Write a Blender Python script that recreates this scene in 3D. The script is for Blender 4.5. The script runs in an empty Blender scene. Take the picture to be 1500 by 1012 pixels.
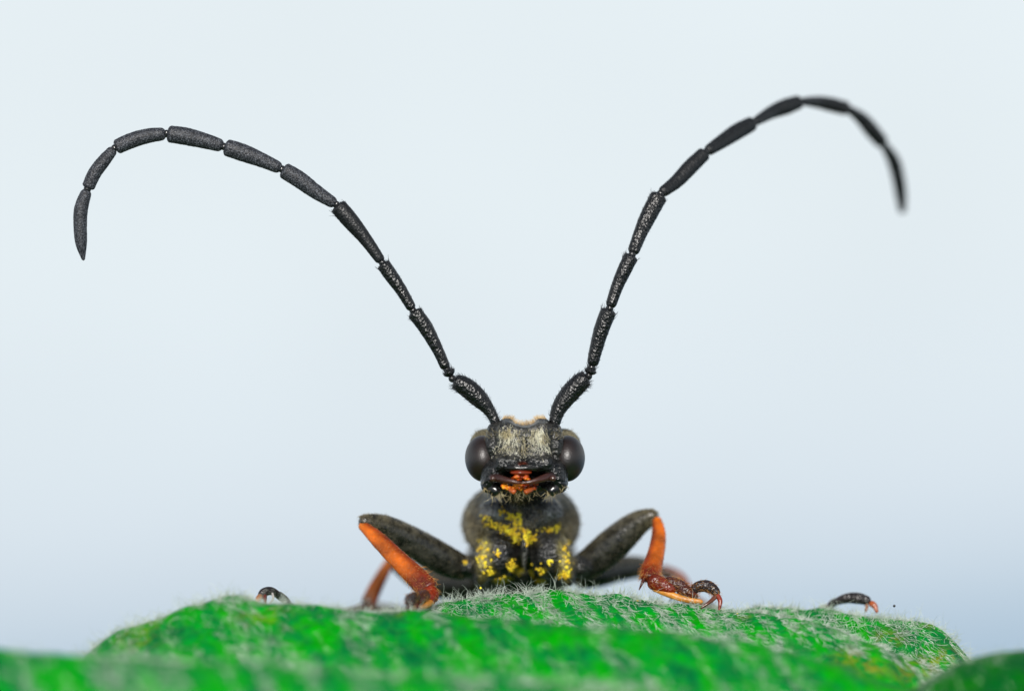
import bpy, math, random
import numpy as np
from mathutils import Vector
from mathutils.bvhtree import BVHTree
C = bpy.context.scene
rng = np.random.default_rng(7)
random.seed(7)
R = math.radians
DIST = 60.0                       # camera distance; 1 unit = about 0.13 mm of the real beetle's world

# ---------------------------------------------------------------- camera
cam = bpy.data.cameras.new('camera')
camo = bpy.data.objects.new('camera', cam)
bpy.context.collection.objects.link(camo)
camo.location = (0, -DIST, 0)
camo.rotation_euler = (R(90), 0, 0)
cam.sensor_width = 36
cam.lens = 36*DIST/15.0
cam.clip_start = 1
cam.clip_end = 2000
cam.dof.use_dof = True
cam.dof.focus_distance = DIST - 0.12
cam.dof.aperture_fstop = 0.060
C.camera = camo

# ---------------------------------------------------------------- sky
w = bpy.data.worlds.new('World'); C.world = w; w.use_nodes = True
nt = w.node_tree; N = nt.nodes; L = nt.links; N.clear()
out = N.new('ShaderNodeOutputWorld'); bg = N.new('ShaderNodeBackground'); L.new(bg.outputs[0], out.inputs[0])
bg.inputs['Strength'].default_value = 0.1
sky = N.new('ShaderNodeTexSky'); sky.sky_type = 'NISHITA'; sky.sun_disc = False
SUN_EL, SUN_ROT = R(25), R(182)
sky.sun_elevation = SUN_EL; sky.sun_rotation = SUN_ROT; sky.dust_density = 3
tc = N.new('ShaderNodeTexCoord'); sp = N.new('ShaderNodeSeparateXYZ'); L.new(tc.outputs['Generated'], sp.inputs[0])
mr = N.new('ShaderNodeMapRange'); mr.inputs[1].default_value = -0.2; mr.inputs[2].default_value = 0.2
# the blue bank of distance stands a little higher towards the right
ml = N.new('ShaderNodeMath'); ml.operation = 'MULTIPLY_ADD'; ml.inputs[1].default_value = -0.07
L.new(sp.outputs['X'], ml.inputs[0]); L.new(sp.outputs['Z'], ml.inputs[2])
L.new(ml.outputs[0], mr.inputs[0])
cr = N.new('ShaderNodeValToRGB'); L.new(mr.outputs[0], cr.inputs[0])
def s2l(c):
    return tuple(((v/255)/12.92 if v/255 <= .04045 else ((v/255+.055)/1.055)**2.4) for v in c)
def stop(el, col, r=cr.color_ramp):
    e = r.elements.new((el+0.2)/0.4); e.color = (*s2l(col), 1)
r = cr.color_ramp; r.interpolation = 'EASE'
r.elements[0].position = 0; r.elements[0].color = (*s2l((140, 168, 192)), 1)
r.elements[1].position = 1; r.elements[1].color = (*s2l((234, 242, 246)), 1)
stop(-0.085, (166, 191, 212)); stop(-0.064, (198, 214, 227)); stop(-0.048, (214, 226, 236)); stop(-0.02, (224, 235, 242)); stop(0.03, (230, 240, 245))
cn = N.new('ShaderNodeTexNoise'); cn.inputs['Scale'].default_value = 9; cn.inputs['Detail'].default_value = 2
L.new(tc.outputs['Generated'], cn.inputs['Vector'])
cm = N.new('ShaderNodeMapRange'); cm.inputs[1].default_value = .3; cm.inputs[2].default_value = .7; cm.inputs[3].default_value = 9.8; cm.inputs[4].default_value = 10.5
L.new(cn.outputs[0], cm.inputs[0])
vm = N.new('ShaderNodeVectorMath'); vm.operation = 'SCALE'; L.new(cr.outputs[0], vm.inputs[0]); L.new(cm.outputs[0], vm.inputs['Scale'])
mx = N.new('ShaderNodeMix'); mx.data_type = 'RGBA'
# the bright haze near the horizon thins towards the zenith
hz = N.new('ShaderNodeMapRange'); hz.interpolation_type = 'SMOOTHSTEP'; hz.inputs[1].default_value = .08; hz.inputs[2].default_value = .75; hz.inputs[3].default_value = .97; hz.inputs[4].default_value = .22
L.new(sp.outputs['Z'], hz.inputs[0]); L.new(hz.outputs[0], mx.inputs[0])
L.new(sky.outputs[0], mx.inputs[6]); L.new(vm.outputs[0], mx.inputs[7]); 
# far ground below the horizon haze
gd = N.new('ShaderNodeMapRange'); gd.interpolation_type = 'SMOOTHSTEP'; gd.inputs[1].default_value = -.12; gd.inputs[2].default_value = -.45; gd.inputs[3].default_value = 0; gd.inputs[4].default_value = 1
L.new(sp.outputs['Z'], gd.inputs[0])
m2 = N.new('ShaderNodeMix'); m2.data_type = 'RGBA'; L.new(gd.outputs[0], m2.inputs[0]); L.new(mx.outputs[2], m2.inputs[6]); m2.inputs[7].default_value = (.9, 1.1, .7, 1)
L.new(m2.outputs[2], bg.inputs['Color'])

# ---------------------------------------------------------------- sun behind thin cloud
sl = bpy.data.lights.new('sun', 'SUN'); sl.energy = 4.2; sl.angle = R(18); sl.color = (1, .97, .93)
so = bpy.data.objects.new('sun', sl); bpy.context.collection.objects.link(so)
d = Vector((math.sin(SUN_ROT)*math.cos(SUN_EL), math.cos(SUN_ROT)*math.cos(SUN_EL), math.sin(SUN_EL)))
so.rotation_euler = d.to_track_quat('Z', 'Y').to_euler(); so.location = d*40
C.view_settings.view_transform = 'Standard'; C.view_settings.look = 'None'
C.view_settings.exposure = 0; C.view_settings.gamma = 1

# ---------------------------------------------------------------- helpers
def P(px, py, y):
    """a point seen at pixel (px,py) of the photograph and standing y behind the plane of focus"""
    s = (DIST+y)/DIST
    return np.array([(px-750)/100*s, y, (506-py)/100*s])
def link(o, parent=None):
    bpy.context.collection.objects.link(o)
    if parent is not None: o.parent = parent
    return o
def tag(o, label=None, cat=None, kind=None, group=None):
    if label: o['label'] = label
    if cat: o['category'] = cat
    if kind: o['kind'] = kind
    if group: o['group'] = group
    return o
def mesh_np(name, V, F, mat, parent=None, col=None, smooth=True, tri=False):
    V = np.asarray(V, dtype=np.float32); F = np.asarray(F, dtype=np.int32)
    k = F.shape[1]
    m = bpy.data.meshes.new(name)
    m.vertices.add(len(V)); m.vertices.foreach_set('co', V.ravel())
    m.loops.add(F.size); m.loops.foreach_set('vertex_index', F.ravel())
    m.polygons.add(len(F)); m.polygons.foreach_set('loop_start', np.arange(0, F.size, k, dtype=np.int32))
    m.polygons.foreach_set('loop_total', np.full(len(F), k, dtype=np.int32))
    if smooth: m.polygons.foreach_set('use_smooth', np.ones(len(F), dtype=bool))
    m.update(calc_edges=True); m.validate()
    if col is not None:
        a = m.color_attributes.new('Col', 'FLOAT_COLOR', 'POINT')
        c = np.ones((len(V), 4), dtype=np.float32); cc = np.asarray(col); c[:, :cc.shape[1]] = cc
        a.data.foreach_set('color', c.ravel())
    m.materials.append(mat)
    return link(bpy.data.objects.new(name, m), parent)
class Acc:
    """collects tubes and blobs made of quads, linked as one mesh"""
    def __init__(s): s.V = []; s.F = []; s.C = []; s.n = 0
    def add(s, V, F, c=(1, 1, 1, 1)):
        V = np.asarray(V); F = np.asarray(F)
        s.V.append(V); s.F.append(F+s.n); s.n += len(V)
        c = np.asarray(c, dtype=float)
        s.C.append(np.tile(c, (len(V), 1)) if c.ndim == 1 else c)
    def build(s, name, mat, parent=None):
        return mesh_np(name, np.concatenate(s.V), np.concatenate(s.F), mat, parent, np.concatenate(s.C))
def catmull(pts, n):
    pts = np.asarray(pts, dtype=float)
    if len(pts) == 2:
        t = np.linspace(0, 1, n)[:, None]; return pts[0]*(1-t)+pts[1]*t
    p = np.vstack([2*pts[0]-pts[1], pts, 2*pts[-1]-pts[-2]])
    o = []
    T = np.linspace(0, len(pts)-1, n)
    for t in T:
        i = min(int(t), len(pts)-2); u = t-i
        a, b, c, d_ = p[i], p[i+1], p[i+2], p[i+3]
        o.append(.5*((2*b)+(-a+c)*u+(2*a-5*b+4*c-d_)*u*u+(-a+3*b-3*c+d_)*u**3))
    return np.array(o)
def norm(v): return v/np.maximum(np.linalg.norm(v, axis=-1, keepdims=True), 1e-9)
def tube(pts, rad, n=40, sides=20, flat=1.0, rough=0.0, seed=0, caps=(True, True), ck=.5):
    """smooth tube through pts [(px,py,y)], rad in photo pixels; flat squeezes it along the line of sight.
    returns V, F, t, a (t along the length, a = angle)"""
    pts3 = np.array([P(*p) for p in pts])
    ctr = catmull(pts3, n)
    ti = np.linspace(0, len(rad)-1, n)
    rr = catmull(np.array(rad, dtype=float)[:, None], n)[:, 0]/100
    tan = norm(np.gradient(ctr, axis=0))
    ref = np.array([0., 1., 0.])
    side = np.cross(tan, ref)
    bad = np.linalg.norm(side, axis=1) < .25
    side[bad] = np.cross(tan[bad], np.array([0, 0, 1.]))
    side = norm(side); up = np.cross(side, tan)
    # rounded ends
    L_ = np.linalg.norm(np.diff(ctr, axis=0), axis=1).sum()
    s = np.linspace(0, L_, n)
    env = np.ones(n)
    if caps[0]:
        q = np.clip(s/(rr[0]*.9+1e-6), 0, 1); env *= np.sqrt(np.clip(1-(1-q)**2, 0, 1))
    if caps[1]:
        q = np.clip((L_-s)/(rr[-1]*ck+1e-6), 0, 1); env *= np.sqrt(np.clip(1-(1-q)**2, 0, 1))
    rr = np.maximum(rr*env, .0015)
    a = np.linspace(0, 2*math.pi, sides, endpoint=False)
    R2 = np.ones((n, sides))
    if rough:
        g = np.random.default_rng(seed); R2 += rough*g.standard_normal((n, sides))
        R2 = (R2+np.roll(R2, 1, 0)+np.roll(R2, 1, 1))/3
    V = ctr[:, None]+ (rr[:, None]*R2)[:, :, None]*(np.cos(a)[None, :, None]*side[:, None]+flat*np.sin(a)[None, :, None]*up[:, None])
    V = V.reshape(-1, 3)
    i = np.arange(n-1)[:, None]*sides; j = np.arange(sides)[None]; j2 = (j+1) % sides
    F = np.stack([i+j, i+j2, i+sides+j2, i+sides+j], -1).reshape(-1, 4)
    t = np.repeat(np.linspace(0, 1, n), sides); aa = np.tile(a, n)
    return V, F, t, aa
def blob(px, py, y, rx, rz, ry, n=14, m=18, tilt=0.0):
    """ellipsoid, radii in photo pixels"""
    c = P(px, py, y)
    th = np.linspace(.02, math.pi-.02, n)[:, None]; ph = np.linspace(0, 2*math.pi, m, endpoint=False)[None]
    V = np.stack([np.sin(th)*np.cos(ph)*rx, np.sin(th)*np.sin(ph)*ry, np.cos(th)*rz*np.ones_like(ph)], -1).reshape(-1, 3)/100
    ca, sa = math.cos(tilt), math.sin(tilt)
    V = np.stack([V[:, 0]*ca-V[:, 2]*sa, V[:, 1], V[:, 0]*sa+V[:, 2]*ca], -1)+c
    i = np.arange(n-1)[:, None]*m; j = np.arange(m)[None]; j2 = (j+1) % m
    F = np.stack([i+j, i+j2, i+m+j2, i+m+j], -1).reshape(-1, 4)
    return V, F
def strands(root, dirv, length, width, K=5, curl=.3, droop=0.0, g=rng, bendv=None):
    """many tapered hairs; returns V, F (triangular section)"""
    n = len(root); root = np.asarray(root); dirv = norm(np.asarray(dirv, dtype=float))
    length = np.broadcast_to(length, (n,)); width = np.broadcast_to(width, (n,))
    b1 = norm(g.standard_normal((n, 3))) if bendv is None else bendv
    pts = [root]; d_ = dirv.copy(); step = (length/(K-1))[:, None]
    for k in range(1, K):
        b1k = b1+.5*g.standard_normal((n, 3))
        d_ = norm(d_+curl*b1k-droop*np.array([0, 0, 1.])*k/K)
        pts.append(pts[-1]+d_*step)
    Q = np.stack(pts, 1)                               # n,K,3
    T = norm(np.gradient(Q, axis=1))
    ref = norm(g.standard_normal((n, 1, 3)))
    s = norm(np.cross(T, ref)); u = np.cross(T, s)
    rad = (width[:, None]/2)*np.linspace(1, .22, K)[None]
    A = np.array([0, 2.0944, 4.18879])
    V = Q[:, :, None]+rad[:, :, None, None]*(np.cos(A)[None, None, :, None]*s[:, :, None]+np.sin(A)[None, None, :, None]*u[:, :, None])
    V = V.reshape(-1, 3)
    base = (np.arange(n)*K*3)[:, None, None]+(np.arange(K-1)*3)[None, :, None]
    j = np.arange(3)[None, None]; j2 = (j+1) % 3
    F = np.stack([base+j, base+j2, base+3+j2, base+3+j], -1).reshape(-1, 4)
    return V, F

# ---------------------------------------------------------------- materials
def newmat(name):
    m = bpy.data.materials.new(name); m.use_nodes = True
    b = m.node_tree.nodes['Principled BSDF']
    return m, m.node_tree.nodes, m.node_tree.links, b
def noise(N, L, scale, detail=3, rough=.5, vec=None):
    n = N.new('ShaderNodeTexNoise'); n.inputs['Scale'].default_value = scale; n.inputs['Detail'].default_value = detail
    n.inputs['Roughness'].default_value = rough
    if vec is None:
        t = N.new('ShaderNodeTexCoord'); vec = t.outputs['Object']
    L.new(vec, n.inputs['Vector']); return n
def ramp(N, L, src, stops):
    r = N.new('ShaderNodeValToRGB'); L.new(src, r.inputs[0])
    r.color_ramp.elements[0].position = stops[0][0]; r.color_ramp.elements[0].color = (*stops[0][1], 1)
    r.color_ramp.elements[1].position = stops[-1][0]; r.color_ramp.elements[1].color = (*stops[-1][1], 1)
    for p, c in stops[1:-1]:
        e = r.color_ramp.elements.new(p); e.color = (*c, 1)
    return r
def mix(N, L, f, a, b, mode='MIX'):
    m = N.new('ShaderNodeMix'); m.data_type = 'RGBA'; m.blend_type = mode
    for s, v in ((0, f), (6, a), (7, b)):
        if hasattr(v, 'default_value'): L.new(v, m.inputs[s])
        elif s == 0: m.inputs[0].default_value = v
        else: m.inputs[s].default_value = (*v, 1)
    return m.outputs[2]
def bump(N, L, h, strength, dist, prev=None):
    b = N.new('ShaderNodeBump'); b.inputs['Strength'].default_value = strength; b.inputs['Distance'].default_value = dist
    L.new(h, b.inputs['Height'])
    if prev is not None: L.new(prev, b.inputs['Normal'])
    return b.outputs[0]

def chitin(name, base, fleck, scale, rough=.4, spec=.4, bstr=.6, bdist=.02, flo=.55, fhi=.72, use_col=False, mott=(.6, 1.3), ms=.12):
    m, N, L, b = newmat(name)
    n1 = noise(N, L, scale, 3, .6); n2 = noise(N, L, scale*ms, 4, .6)
    f = ramp(N, L, n1.outputs[0], [(flo, (0, 0, 0)), (fhi, (1, 1, 1))])
    basec = base
    if use_col:
        at = N.new('ShaderNodeAttribute'); at.attribute_name = 'Col'
        basec = mix(N, L, 1.0, at.outputs['Color'], ramp(N, L, n2.outputs[0], [(.36, (mott[0],)*3), (.64, (mott[1],)*3)]).outputs[0], 'MULTIPLY')
        fl = mix(N, L, 1.0, basec, fleck, 'ADD')
    else:
        fl = fleck
    L.new(mix(N, L, f.outputs[0], basec, fl), b.inputs['Base Color'])
    v = N.new('ShaderNodeTexVoronoi'); v.inputs['Scale'].default_value = scale*.75
    t = N.new('ShaderNodeTexCoord'); L.new(t.outputs['Object'], v.inputs['Vector'])
    nn = bump(N, L, v.outputs['Distance'], bstr, bdist)
    nn = bump(N, L, n1.outputs[0], bstr*.7, bdist, nn)
    L.new(nn, b.inputs['Normal'])
    rr = ramp(N, L, n2.outputs[0], [(.3, (rough*.8,)*3), (.7, (rough*1.2,)*3)])
    L.new(rr.outputs[0], b.inputs['Roughness'])
    b.inputs['Specular IOR Level'].default_value = spec
    return m
M = {}
M['antenna_matt'] = chitin('antenna_matt', (.010, .011, .014), (.10, .108, .125), 50, .48, .3, .6, .010, .48, .68)
M['antenna_gloss'] = chitin('antenna_gloss', (.003, .003, .003), (.02, .021, .023), 34, .24, .5, .9, .012, .56, .75)
M['limb'] = chitin('limb', (1, 1, 1), (.02, .018, .012), 30, .32, .38, .35, .012, .52, .7, True)
M['femur'] = chitin('femur', (.8, .8, .8), (.016, .015, .010), 26, .27, .45, .5, .012, .5, .66, True, (.25, 2.3), .3)
M['tarsus'] = chitin('tarsus', (1, 1, 1), (.01, .008, .006), 30, .27, .45, .8, .015, .55, .75, True)
M['gloss'] = chitin('gloss', (1, 1, 1), (.01, .01, .01), 18, .17, .55, .3, .02, .6, .8, True)
M['antenna_dark'] = chitin('antenna_dark', (.005, .0055, .006), (.02, .022, .025), 44, .4, .35, .5, .010, .50, .70)
def body_mat():
    m, N, L, b = newmat('cuticle')
    at = N.new('ShaderNodeAttribute'); at.attribute_name = 'Col'
    n1 = noise(N, L, 30, 4, .65); n2 = noise(N, L, 5, 4)
    k = mix(N, L, 1.0, at.outputs['Color'], ramp(N, L, n1.outputs[0], [(.38, (.3, .3, .3)), (.62, (1.9, 1.9, 1.9))]).outputs[0], 'MULTIPLY')
    k = mix(N, L, 1.0, k, ramp(N, L, n2.outputs[0], [(.38, (.4, .4, .4)), (.62, (1.6, 1.6, 1.6))]).outputs[0], 'MULTIPLY')
    L.new(k, b.inputs['Base Color'])
    v = N.new('ShaderNodeTexVoronoi'); v.inputs['Scale'].default_value = 21
    t = N.new('ShaderNodeTexCoord'); L.new(t.outputs['Object'], v.inputs['Vector'])
    nn = bump(N, L, v.outputs['Distance'], .6, .03); nn = bump(N, L, n1.outputs[0], .5, .02, nn)
    L.new(nn, b.inputs['Normal']); L.new(at.outputs['Alpha'], b.inputs['Roughness'])
    b.inputs['Specular IOR Level'].default_value = .5
    return m
M['body'] = body_mat()
def eye_mat():
    m, N, L, b = newmat('compound_eye')
    n = noise(N, L, 3, 2)
    L.new(ramp(N, L, n.outputs[0], [(.3, (.004, .002, .0015)), (.7, (.012, .004, .002))]).outputs[0], b.inputs['Base Color'])
    v = N.new('ShaderNodeTexVoronoi'); v.inputs['Scale'].default_value = 42
    t = N.new('ShaderNodeTexCoord'); L.new(t.outputs['Object'], v.inputs['Vector'])
    L.new(bump(N, L, v.outputs['Distance'], .25, .008), b.inputs['Normal'])
    b.inputs['Roughness'].default_value = .42; b.inputs['Specular IOR Level'].default_value = .72
    b.inputs['Coat Weight'].default_value = .0
    return m
M['eye'] = eye_mat()
def hairmat(name, c1, c2, rough=.45, trans=0.25):
    m, N, L, b = newmat(name)
    n = noise(N, L, 6, 2)
    L.new(ramp(N, L, n.outputs[0], [(.35, c1), (.65, c2)]).outputs[0], b.inputs['Base Color'])
    b.inputs['Roughness'].default_value = rough; b.inputs['Specular IOR Level'].default_value = .4
    return m
M['leaf_hair'] = hairmat('leaf_hair', (.30, .38, .30), (.62, .68, .60))
M['gold_hair'] = hairmat('gold_hair', (.30, .23, .10), (.58, .50, .30))
M['brow_hair'] = hairmat('brow_hair', (.42, .36, .20), (.80, .78, .62), .3)
M['crown_hair'] = hairmat('crown_hair', (.42, .27, .11), (.80, .60, .33))
M['tan_hair'] = hairmat('tan_hair', (.12, .10, .06), (.30, .26, .16))
M['rust_hair'] = hairmat('rust_hair', (.30, .10, .02), (.55, .28, .08))
M['pale_hair'] = hairmat('pale_hair', (.35, .35, .33), (.6, .6, .56))
def amber_mat():
    m, N, L, b = newmat('amber')
    n = noise(N, L, 9, 3)
    L.new(ramp(N, L, n.outputs[0], [(.40, (.12, .010, .001)), (.50, (.50, .065, .002)), (.66, (.90, .33, .012))]).outputs[0], b.inputs['Base Color'])
    b.inputs['Roughness'].default_value = .2; b.inputs['Subsurface Weight'].default_value = .25
    b.inputs['Subsurface Scale'].default_value = .1
    return m
M['amber'] = amber_mat()
def pollen_mat():
    m, N, L, b = newmat('pollen')
    n = noise(N, L, 7, 2)
    L.new(ramp(N, L, n.outputs[0], [(.35, (.70, .42, .008)), (.65, (.90, .76, .03))]).outputs[0], b.inputs['Base Color'])
    b.inputs['Roughness'].default_value = .6
    return m
M['pollen'] = pollen_mat()
def leaf_mat(name, dark=1.0):
    m, N, L, b = newmat(name)
    t = N.new('ShaderNodeTexCoord')
    mq = N.new('ShaderNodeMapping'); mq.inputs['Rotation'].default_value = (0, R(36), 0); L.new(t.outputs['Object'], mq.inputs[0])
    mp = N.new('ShaderNodeMapping'); mp.inputs['Scale'].default_value = (2.0, .7, .9)
    L.new(mq.outputs[0], mp.inputs[0])
    n1 = noise(N, L, 1.7, 4, .6, mp.outputs[0]); n2 = noise(N, L, 9, 4, .6)
    g = ramp(N, L, n1.outputs[0], [(.36, (.0004*dark, .12*dark, .028*dark)), (.46, (.0004*dark, .19*dark, .026*dark)), (.55, (.0003*dark, .24*dark, .007*dark)), (.66, (.0004*dark, .28*dark, .0005*dark))])
    g2 = mix(N, L, 1.0, g.outputs[0], ramp(N, L, n2.outputs[0], [(.3, (.7, .75, .8)), (.7, (1.25, 1.15, 1.0))]).outputs[0], 'MULTIPLY')
    # fine vein mesh
    v = N.new('ShaderNodeTexVoronoi'); v.feature = 'DISTANCE_TO_EDGE'; v.inputs['Scale'].default_value = 3.4
    L.new(t.outputs['Object'], v.inputs['Vector'])
    vr = ramp(N, L, v.outputs['Distance'], [(.0, (1, 1, 1)), (.05, (0, 0, 0))])
    vf = N.new('ShaderNodeMath'); vf.operation = 'MULTIPLY'; vf.inputs[1].default_value = .35*dark; L.new(vr.outputs[0], vf.inputs[0])
    g3 = mix(N, L, vf.outputs[0], g2, (.04, .24, .03))
    # brown blemishes, from the vertex colour
    at = N.new('ShaderNodeAttribute'); at.attribute_name = 'Col'
    n3 = noise(N, L, 5, 4, .7)
    sp_ = N.new('ShaderNodeSeparateColor'); L.new(at.outputs['Color'], sp_.inputs[0])
    mm = N.new('ShaderNodeMath'); mm.operation = 'MULTIPLY'; L.new(sp_.outputs[0], mm.inputs[0])
    L.new(ramp(N, L, n3.outputs[0], [(.44, (0, 0, 0)), (.56, (1, 1, 1))]).outputs[0], mm.inputs[1])
    L.new(mix(N, L, mm.outputs[0], g3, mix(N, L, n2.outputs[0], (.30, .07, .005), (.45, .38, .02))), b.inputs['Base Color'])
    nn = bump(N, L, n2.outputs[0], .4, .05)
    nn = bump(N, L, ramp(N, L, v.outputs['Distance'], [(0, (0, 0, 0)), (.25, (1, 1, 1))]).outputs[0], .5, .05, nn)
    L.new(nn, b.inputs['Normal'])
    b.inputs['Roughness'].default_value = .5; b.inputs['Specular IOR Level'].default_value = .04
    return m
M['leaf'] = leaf_mat('leaf_green'); M['leaf_dark'] = leaf_mat('leaf_dark', .48)

# ---------------------------------------------------------------- leaf
def vnoise(x, y, seed):
    g = np.random.default_rng(seed); T = g.random((64, 64))
    xi = np.floor(x).astype(int); yi = np.floor(y).astype(int); fx = x-xi; fy = y-yi
    fx = fx*fx*(3-2*fx); fy = fy*fy*(3-2*fy)
    a = T[xi % 64, yi % 64]; b = T[(xi+1) % 64, yi % 64]; c = T[xi % 64, (yi+1) % 64]; d_ = T[(xi+1) % 64, (yi+1) % 64]
    return (a*(1-fx)+b*fx)*(1-fy)+(c*(1-fx)+d_*fx)*fy-.5
def smooth_interp(x, xs, ys, wdt=.12):
    o = np.zeros_like(x, dtype=float)
    for k, q in ((-1.5, .1), (-.75, .22), (0, .36), (.75, .22), (1.5, .1)): o += q*np.interp(x+k*wdt, xs, ys)
    return o
RIDGES = [
  # crest points (px, py, depth)
  dict(p=[(-300, 925, -5), (-100, 938, -5), (0, 950, -5), (60, 958, -5), (150, 961, -5), (280, 968, -5), (400, 976, -5), (660, 993, -5.2), (760, 1000, -5.3), (900, 1011, -5.4), (1100, 1034, -5.5), (1300, 1064, -5.5), (1800, 1120, -5.5)], b=.45, f=.95, r=.55),
  dict(p=[(-300, 1300, -1.4), (0, 1130, -1.4), (60, 1045, -1.4), (105, 985, -1.4), (125, 955, -1.4), (160, 926, -1.4), (230, 908, -1.4), (290, 883, -1.4), (340, 876, -1.4), (380, 884, -1.4), (480, 889, -1.5), (590, 897, -1.7), (700, 901, -2.1), (800, 909, -2.3), (900, 920, -2.4), (1000, 930, -2.5), (1100, 943, -2.6), (1140, 953, -2.6), (1250, 980, -2.6), (1320, 1005, -2.6), (1400, 1045, -2.6), (1800, 1200, -2.6)], b=.4, f=.75, r=.6),
  dict(p=[(-300, 1100, 0), (300, 960, 0), (480, 912, 0), (560, 898, 0), (620, 890, 0), (660, 879, 0), (700, 872, 0), (780, 867, 0), (900, 870, 0), (1000, 884, 0), (1100, 898, -.3), (1200, 913, -.7), (1300, 949, -.9), (1360, 979, -.9), (1420, 1015, -.9), (1800, 1200, -1)], b=.35, f=.65, r=.7),
  dict(p=[(-300, 1150, 1), (600, 950, 1), (850, 915, 1), (1000, 894, .9), (1100, 890, .8), (1200, 890, .7), (1270, 903, .6), (1330, 911, .4), (1380, 924, .2), (1405, 943, .1), (1425, 968, .1), (1460, 1015, 0), (1800, 1300, 0)], b=.4, f=.7, r=.6),
]
for rd in RIDGES:
    q = np.array(rd['p'], dtype=float); s = (DIST+q[:, 2])/DIST
    rd['x'] = (q[:, 0]-750)/100*s; rd['z'] = (506-q[:, 1])/100*s; rd['y'] = q[:, 2]
def smax(a, b, k):
    h = np.clip(.5+.5*(a-b)/k, 0, 1); return b*(1-h)+a*h+k*h*(1-h)
def leaf_h(x, y):
    z = None
    for i, rd in enumerate(RIDGES):
        cz = smooth_interp(x, rd['x'], rd['z']); cy = smooth_interp(x, rd['x'], rd['y'], .4)
        dy = y-cy+.25*vnoise(x*.8+9*i, y*.0+i, 5+i)
        k = np.where(dy < 0, rd['f'], rd['r'])
        h = cz-k*(np.sqrt(dy**2+rd['b']**2)-rd['b'])
        z = h if z is None else smax(z, h, .12)
    z = z+.07*vnoise(x*1.6+.4*y, y*1.4, 1)+.07*vnoise(x*3.2+1.3*y, y*2.4, 2)+.03*vnoise(x*6+2*y, y*5, 4)+.012*vnoise(x*11, y*9, 3)
    return z
gx = np.linspace(-9.5, 9.5, 560); gy = np.linspace(-8.2, 5.5, 330)
X, Y = np.meshgrid(gx, gy, indexing='ij'); Z = leaf_h(X, Y)
def grid_faces(a, b):
    i = np.arange(a-1)[:, None]*b; j = np.arange(b-1)[None]
    return np.stack([i+j, i+b+j, i+b+j+1, i+j+1], -1).reshape(-1, 4)
PXg = X/((DIST+Y)/DIST)*100+750; PYg = 506-Z/((DIST+Y)/DIST)*100
def spot(px, py, r): return np.exp(-(((PXg-px)/r)**2+((PYg-py)/(r*.55))**2))
br = spot(1245, 962, 22)+spot(1275, 978, 20)+spot(1345, 985, 34)+spot(1385, 965, 26)+.8*spot(1300, 935, 22)+.7*spot(1090, 902, 10)+.5*spot(385, 900, 40)+.5*spot(225, 912, 22)+.5*spot(1362, 915, 14)+.6*spot(200, 935, 30)+.4*spot(292, 878, 16)+.6*spot(583, 898, 8)
col = np.stack([np.clip(br, 0, 1).ravel()*.42]*3, -1)
leaf = mesh_np('leaf', np.stack([X, Y, Z], -1).reshape(-1, 3), grid_faces(len(gx), len(gy)), M['leaf'], None, col)
tag(leaf, 'bright green puckered leaf covered in white hairs, under the beetle', 'leaf')
md = leaf.modifiers.new('thickness', 'SOLIDIFY'); md.thickness = .05; md.offset = -1

def leaf_normal(x, y, e=.03):
    dx = (leaf_h(x+e, y)-leaf_h(x-e, y))/(2*e); dy = (leaf_h(x, y+e)-leaf_h(x, y-e))/(2*e)
    return norm(np.stack([-dx, -dy, np.ones_like(dx)], -1))
HA = Acc()
def leaf_fur(n, x0, x1, y0, y1, lmin, lmax, wd, seed, up=.3, stk=5.0, thr=.12, band=0.0):
    g = np.random.default_rng(seed)
    x = g.uniform(x0, x1, n); y = g.uniform(y0, y1, n)
    z = leaf_h(x, y); u = x+.85*z
    dens = vnoise(u*stk+.6*vnoise(x*2, z*2, 13), z*1.3+3, 11)*1.5+.4*vnoise(x*1.3, y*1.3, 12)
    nrm = leaf_normal(x, y); tocam = norm(np.stack([-x, -DIST-y, -z], -1)); face = (nrm*tocam).sum(-1)
    keep = dens+(g.random(n)-.5)*.36+band*np.clip(1-np.abs(face)*5.5, 0, 1) > thr
    keep &= g.random(n) > np.clip((x-5.3)*.6, 0, .45)
    x, y, z, nrm = x[keep], y[keep], z[keep], nrm[keep]
    # drop what lies far behind the crests, facing away
    tocam = norm(np.stack([-x, -DIST-y, -z], -1)); face = (nrm*tocam).sum(-1)
    k = (face > -.35)
    x, y, z, nrm, face = x[k], y[k], z[k], nrm[k], face[k]; m = len(x)
    lay = np.stack([.5+.2*g.standard_normal(m), -.6+.2*g.standard_normal(m), -.6+.2*g.standard_normal(m)], -1)
    lay -= nrm*(lay*nrm).sum(-1)[:, None]
    crest = np.clip(1-face*2.6, 0, 1)[:, None]
    dv = norm(lay)*(1-.55*crest)+nrm*(up+.25*crest)*g.uniform(.1, 1.3, (m, 1))+.4*crest*g.standard_normal((m, 3))
    ln = g.uniform(lmin, lmax, m)*(1-.35*crest[:, 0])
    V, F = strands(np.stack([x, y, z-.005], -1), dv, ln, wd*g.uniform(.7, 1.3, m), 6, .15, .08, g)
    HA.add(V, F)
leaf_fur(27000, -2.2, 7.1, -1.4, 1.0, .10, .25, .0095, 21, .2, 11, .08, .05)
leaf_fur(12000, -6.6, -1.0, -1.6, .6, .10, .22, .010, 22, .2, 8, .16, .05)
leaf_fur(13000, -7.4, 7, -4.2, -1.3, .16, .34, .010, 23, .15, 5.5, .18, .30)
leaf_fur(8500, -7.2, 5, -6.8, -4.2, .2, .4, .012, 24, .15, 4.5, .20, .30)
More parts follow.
